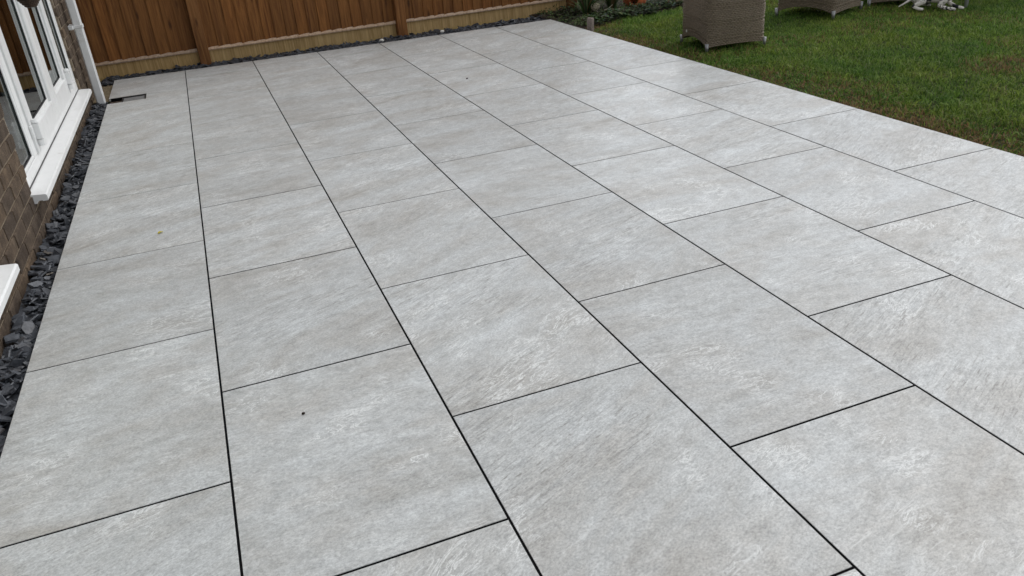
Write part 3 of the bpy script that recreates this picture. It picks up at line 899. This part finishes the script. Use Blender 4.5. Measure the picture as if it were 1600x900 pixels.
# ------------------------------------------------------------------ dog lying on the lawn
dog_o = Vector((6.21, 6.06)); du = Vector((.53, -.848)); dw = Vector((-.848, -.53))
def dp(u, w_, z_): return (u*du.x + w_*dw.x, u*du.y + w_*dw.y, z_)
SK = [  # name, parent, (u, w, z), radius
 ('pelvis', None, (.09, 0, .125), .070), ('loin', 'pelvis', (.19, 0, .135), .068), ('chest', 'loin', (.29, .0, .13), .082), ('fore', 'chest', (.36, 0, .15), .068),
 ('neck', 'fore', (.41, 0, .23), .046), ('skull', 'neck', (.44, 0, .295), .050), ('muzzle', 'skull', (.50, .01, .285), .028), ('nose', 'muzzle', (.545, .015, .28), .018),
 ('tail1', 'pelvis', (.02, .03, .10), .016), ('tail2', 'tail1', (-.03, .07, .065), .010), ('tail3', 'tail2', (-.085, .09, .03), .006),
 ('hipR', 'pelvis', (.10, .07, .10), .050), ('kneeR', 'hipR', (.17, .12, .095), .034), ('hockR', 'kneeR', (.06, .135, .045), .018), ('pawR', 'hockR', (.13, .145, .022), .017), ('toeR', 'pawR', (.175, .145, .018), .015),
 ('hipL', 'pelvis', (.10, -.07, .10), .050), ('kneeL', 'hipL', (.18, -.11, .09), .034), ('hockL', 'kneeL', (.08, -.12, .035), .018), ('pawL', 'hockL', (.19, -.12, .02), .016),
 ('shR', 'fore', (.35, .07, .11), .040), ('elbR', 'shR', (.30, .095, .045), .027), ('wrR', 'elbR', (.385, .10, .028), .018), ('fpR', 'wrR', (.44, .10, .020), .018), ('ftR', 'fpR', (.47, .10, .018), .014),
 ('shL', 'fore', (.37, -.06, .11), .040), ('elbL', 'shL', (.36, -.06, .06), .025), ('wrL', 'elbL', (.44, -.01, .032), .017), ('fpL', 'wrL', (.50, .02, .022), .018), ('ftL', 'fpL', (.53, .03, .02), .014)]
idx = {k[0]: i for i, k in enumerate(SK)}
me = bpy.data.meshes.new('dog')
me.from_pydata([dp(*k[2]) for k in SK], [(idx[k[1]], i) for i, k in enumerate(SK) if k[1]], [])
dog = link('dog', me, 'dog', None, (dog_o.x, dog_o.y, LZ+.012)); dog.scale = (.88,)*3
md = dog.modifiers.new('skin', 'SKIN'); md.use_smooth_shade = True
for i, k in enumerate(SK):
    v = me.skin_vertices[0].data[i]; v.radius = (k[3], k[3]); v.use_root = (i == 0)
dog.modifiers.new('sub', 'SUBSURF').levels = 2; dog.modifiers['sub'].render_levels = 2
bpy.context.view_layer.update(); dg = bpy.context.evaluated_depsgraph_get()
nm = bpy.data.meshes.new_from_object(dog.evaluated_get(dg)); dog.modifiers.clear(); dog.data = nm
nm.materials.clear(); nm.materials.append(M['dog'])
for p in nm.polygons: p.use_smooth = True
tag(dog, 'small white dog with black patches lying on the grass in a dark harness', 'dog')
def dog_part(name, bm, mat, smooth=True): return link(name, to_mesh(bm, name, smooth), mat, dog)
bm = bmesh.new()      # harness strap round the chest
ring = []
for k in range(24):
    a_ = 2*math.pi*k/24
    ring.append((.325, .089*math.cos(a_), .128 + .086*math.sin(a_)))
rv = [[bm.verts.new(dp(u+o_, w_*(1+ex), (z_-.128)*(1+ex)+.128)) for o_, ex in ((-.011, 0), (-.011, .05), (.011, .05), (.011, 0))] for u, w_, z_ in ring]
for k in range(24):
    for q in range(4): bm.faces.new((rv[k][q], rv[k][(q+1) % 4], rv[(k+1) % 24][(q+1) % 4], rv[(k+1) % 24][q]))
dog_part('harness', bm, 'gasket')
for sg in (-1, 1):
    bm = bmesh.new()
    vs = [bm.verts.new(dp(*q)) for q in ((.425, .03*sg, .335), (.455, .042*sg, .33), (.445, .062*sg, .275), (.425, .026*sg, .33), (.450, .036*sg, .325), (.438, .055*sg, .278))]
    bm.faces.new((vs[0], vs[1], vs[2])); bm.faces.new((vs[5], vs[4], vs[3]))
    for i in range(3): bm.faces.new((vs[i], vs[(i+1) % 3], vs[3+(i+1) % 3], vs[3+i]))
    dog_part('ear', bm, 'gasket', False)
    bm = bmesh.new(); bmesh.ops.create_icosphere(bm, subdivisions=2, radius=.007, matrix=Matrix.Translation(dp(.482, .030*sg, .303)))
    dog_part('eye', bm, 'gasket')
bm = bmesh.new(); bmesh.ops.create_icosphere(bm, subdivisions=2, radius=.011, matrix=Matrix.Translation(dp(.560, .016, .284)))
dog_part('nose', bm, 'gasket')

# ------------------------------------------------------------------ hanging basket by the doors
hbk = tag(empty('hanging_basket', (-.665, 4.34, 0.99)), 'dark brown conical wicker basket hanging in front of the glazed doors', 'basket')
bm = bmesh.new()
prof = [(.012, 0.0)]
nrow = 34
for j in range(nrow*3+1):
    t = j/(nrow*3); rr = .020 + .125*(1-(1-t)**2.0)
    prof.append((rr + .0035*abs(math.sin(math.pi*j/3)), .002 + .30*t))
prof += [(.135, .30), (.125, .27), (.02, .25)]
lathe(bm, prof, 48)
for v in bm.verts:
    a_ = math.atan2(v.co.y, v.co.x); k = 1 + .02*math.sin(24*a_ + (v.co.z*350))
    v.co.x *= k; v.co.y *= k
link('wicker_cone', to_mesh(bm, 'wicker_cone'), 'wicker_dark', hbk)
for k in range(3):
    a_ = 2*math.pi*k/3
    bm = bmesh.new(); tube(bm, [(.14*math.cos(a_), .14*math.sin(a_), .295), (0, 0, .70)], .003, 6); link('chain', to_mesh(bm, 'chain'), 'metal', hbk)
bm = bmesh.new()
tube(bm, [(0, 0, .70), (0, 0, .76), (-.252, 0, .78)], .006, 8); tube(bm, [(-.02, 0, .76), (-.250, 0, .58)], .005, 8); bm_box(bm, -.2535, -.246, -.015, .015, .52, .82, .001)
link('bracket', to_mesh(bm, 'bracket'), 'gasket', hbk)
link('leaves', leafmesh('leaves', [([p + Vector((0, 0, .30)) for p in pts], wd, ti, sd_) for pts, wd, ti, sd_ in broad_leaves(rng, 120, .13, .12, .05, G2)]), 'leaf', hbk)

# ------------------------------------------------------------------ small things lying about
lm = leafmesh('fallen_leaf', [([Vector((-.014, 0, .003)), Vector((-.006, 0, .006)), Vector((.003, .001, .007)), Vector((.010, 0, .004)), Vector((.016, 0, .003))], [.002, .008, .009, .006, .001], (.50, .42, .03), Vector((0, 1, 0)))])
tag(link('fallen_leaf', lm, 'leaf', None, (-.371, 3.86, 0), (0, 0, .7)), 'tiny yellow fallen leaf on a grey slab', 'leaf')
def pebble(loc, r_, mat, name, label, cat, group=None):
    bm = bmesh.new(); bmesh.ops.create_icosphere(bm, subdivisions=2, radius=r_)
    for v in bm.verts: v.co = Vector((v.co.x*1.15, v.co.y*.9, v.co.z*.75))*rng.uniform(.93, 1.07)
    tag(link(name, to_mesh(bm, name, True), mat, None, loc), label, cat, group)
pebble((1.70, 8.30, -.008), .022, 'pebble', 'pebble', 'white pebble lying on slate near the middle fence post', 'pebble')
pebble((2.34, 8.32, -.008), .021, 'pebble', 'pebble', 'white pebble on slate further along from the middle fence post', 'pebble')
pebble((.034, 2.059, .003), .0048, 'soil', 'soil_crumb', 'tiny dark crumb of soil on a near grey slab', 'crumb')
pebble((1.838, 5.982, .003), .007, 'soil', 'soil_crumb', 'tiny dark crumb of soil on a slab toward the fence', 'crumb')
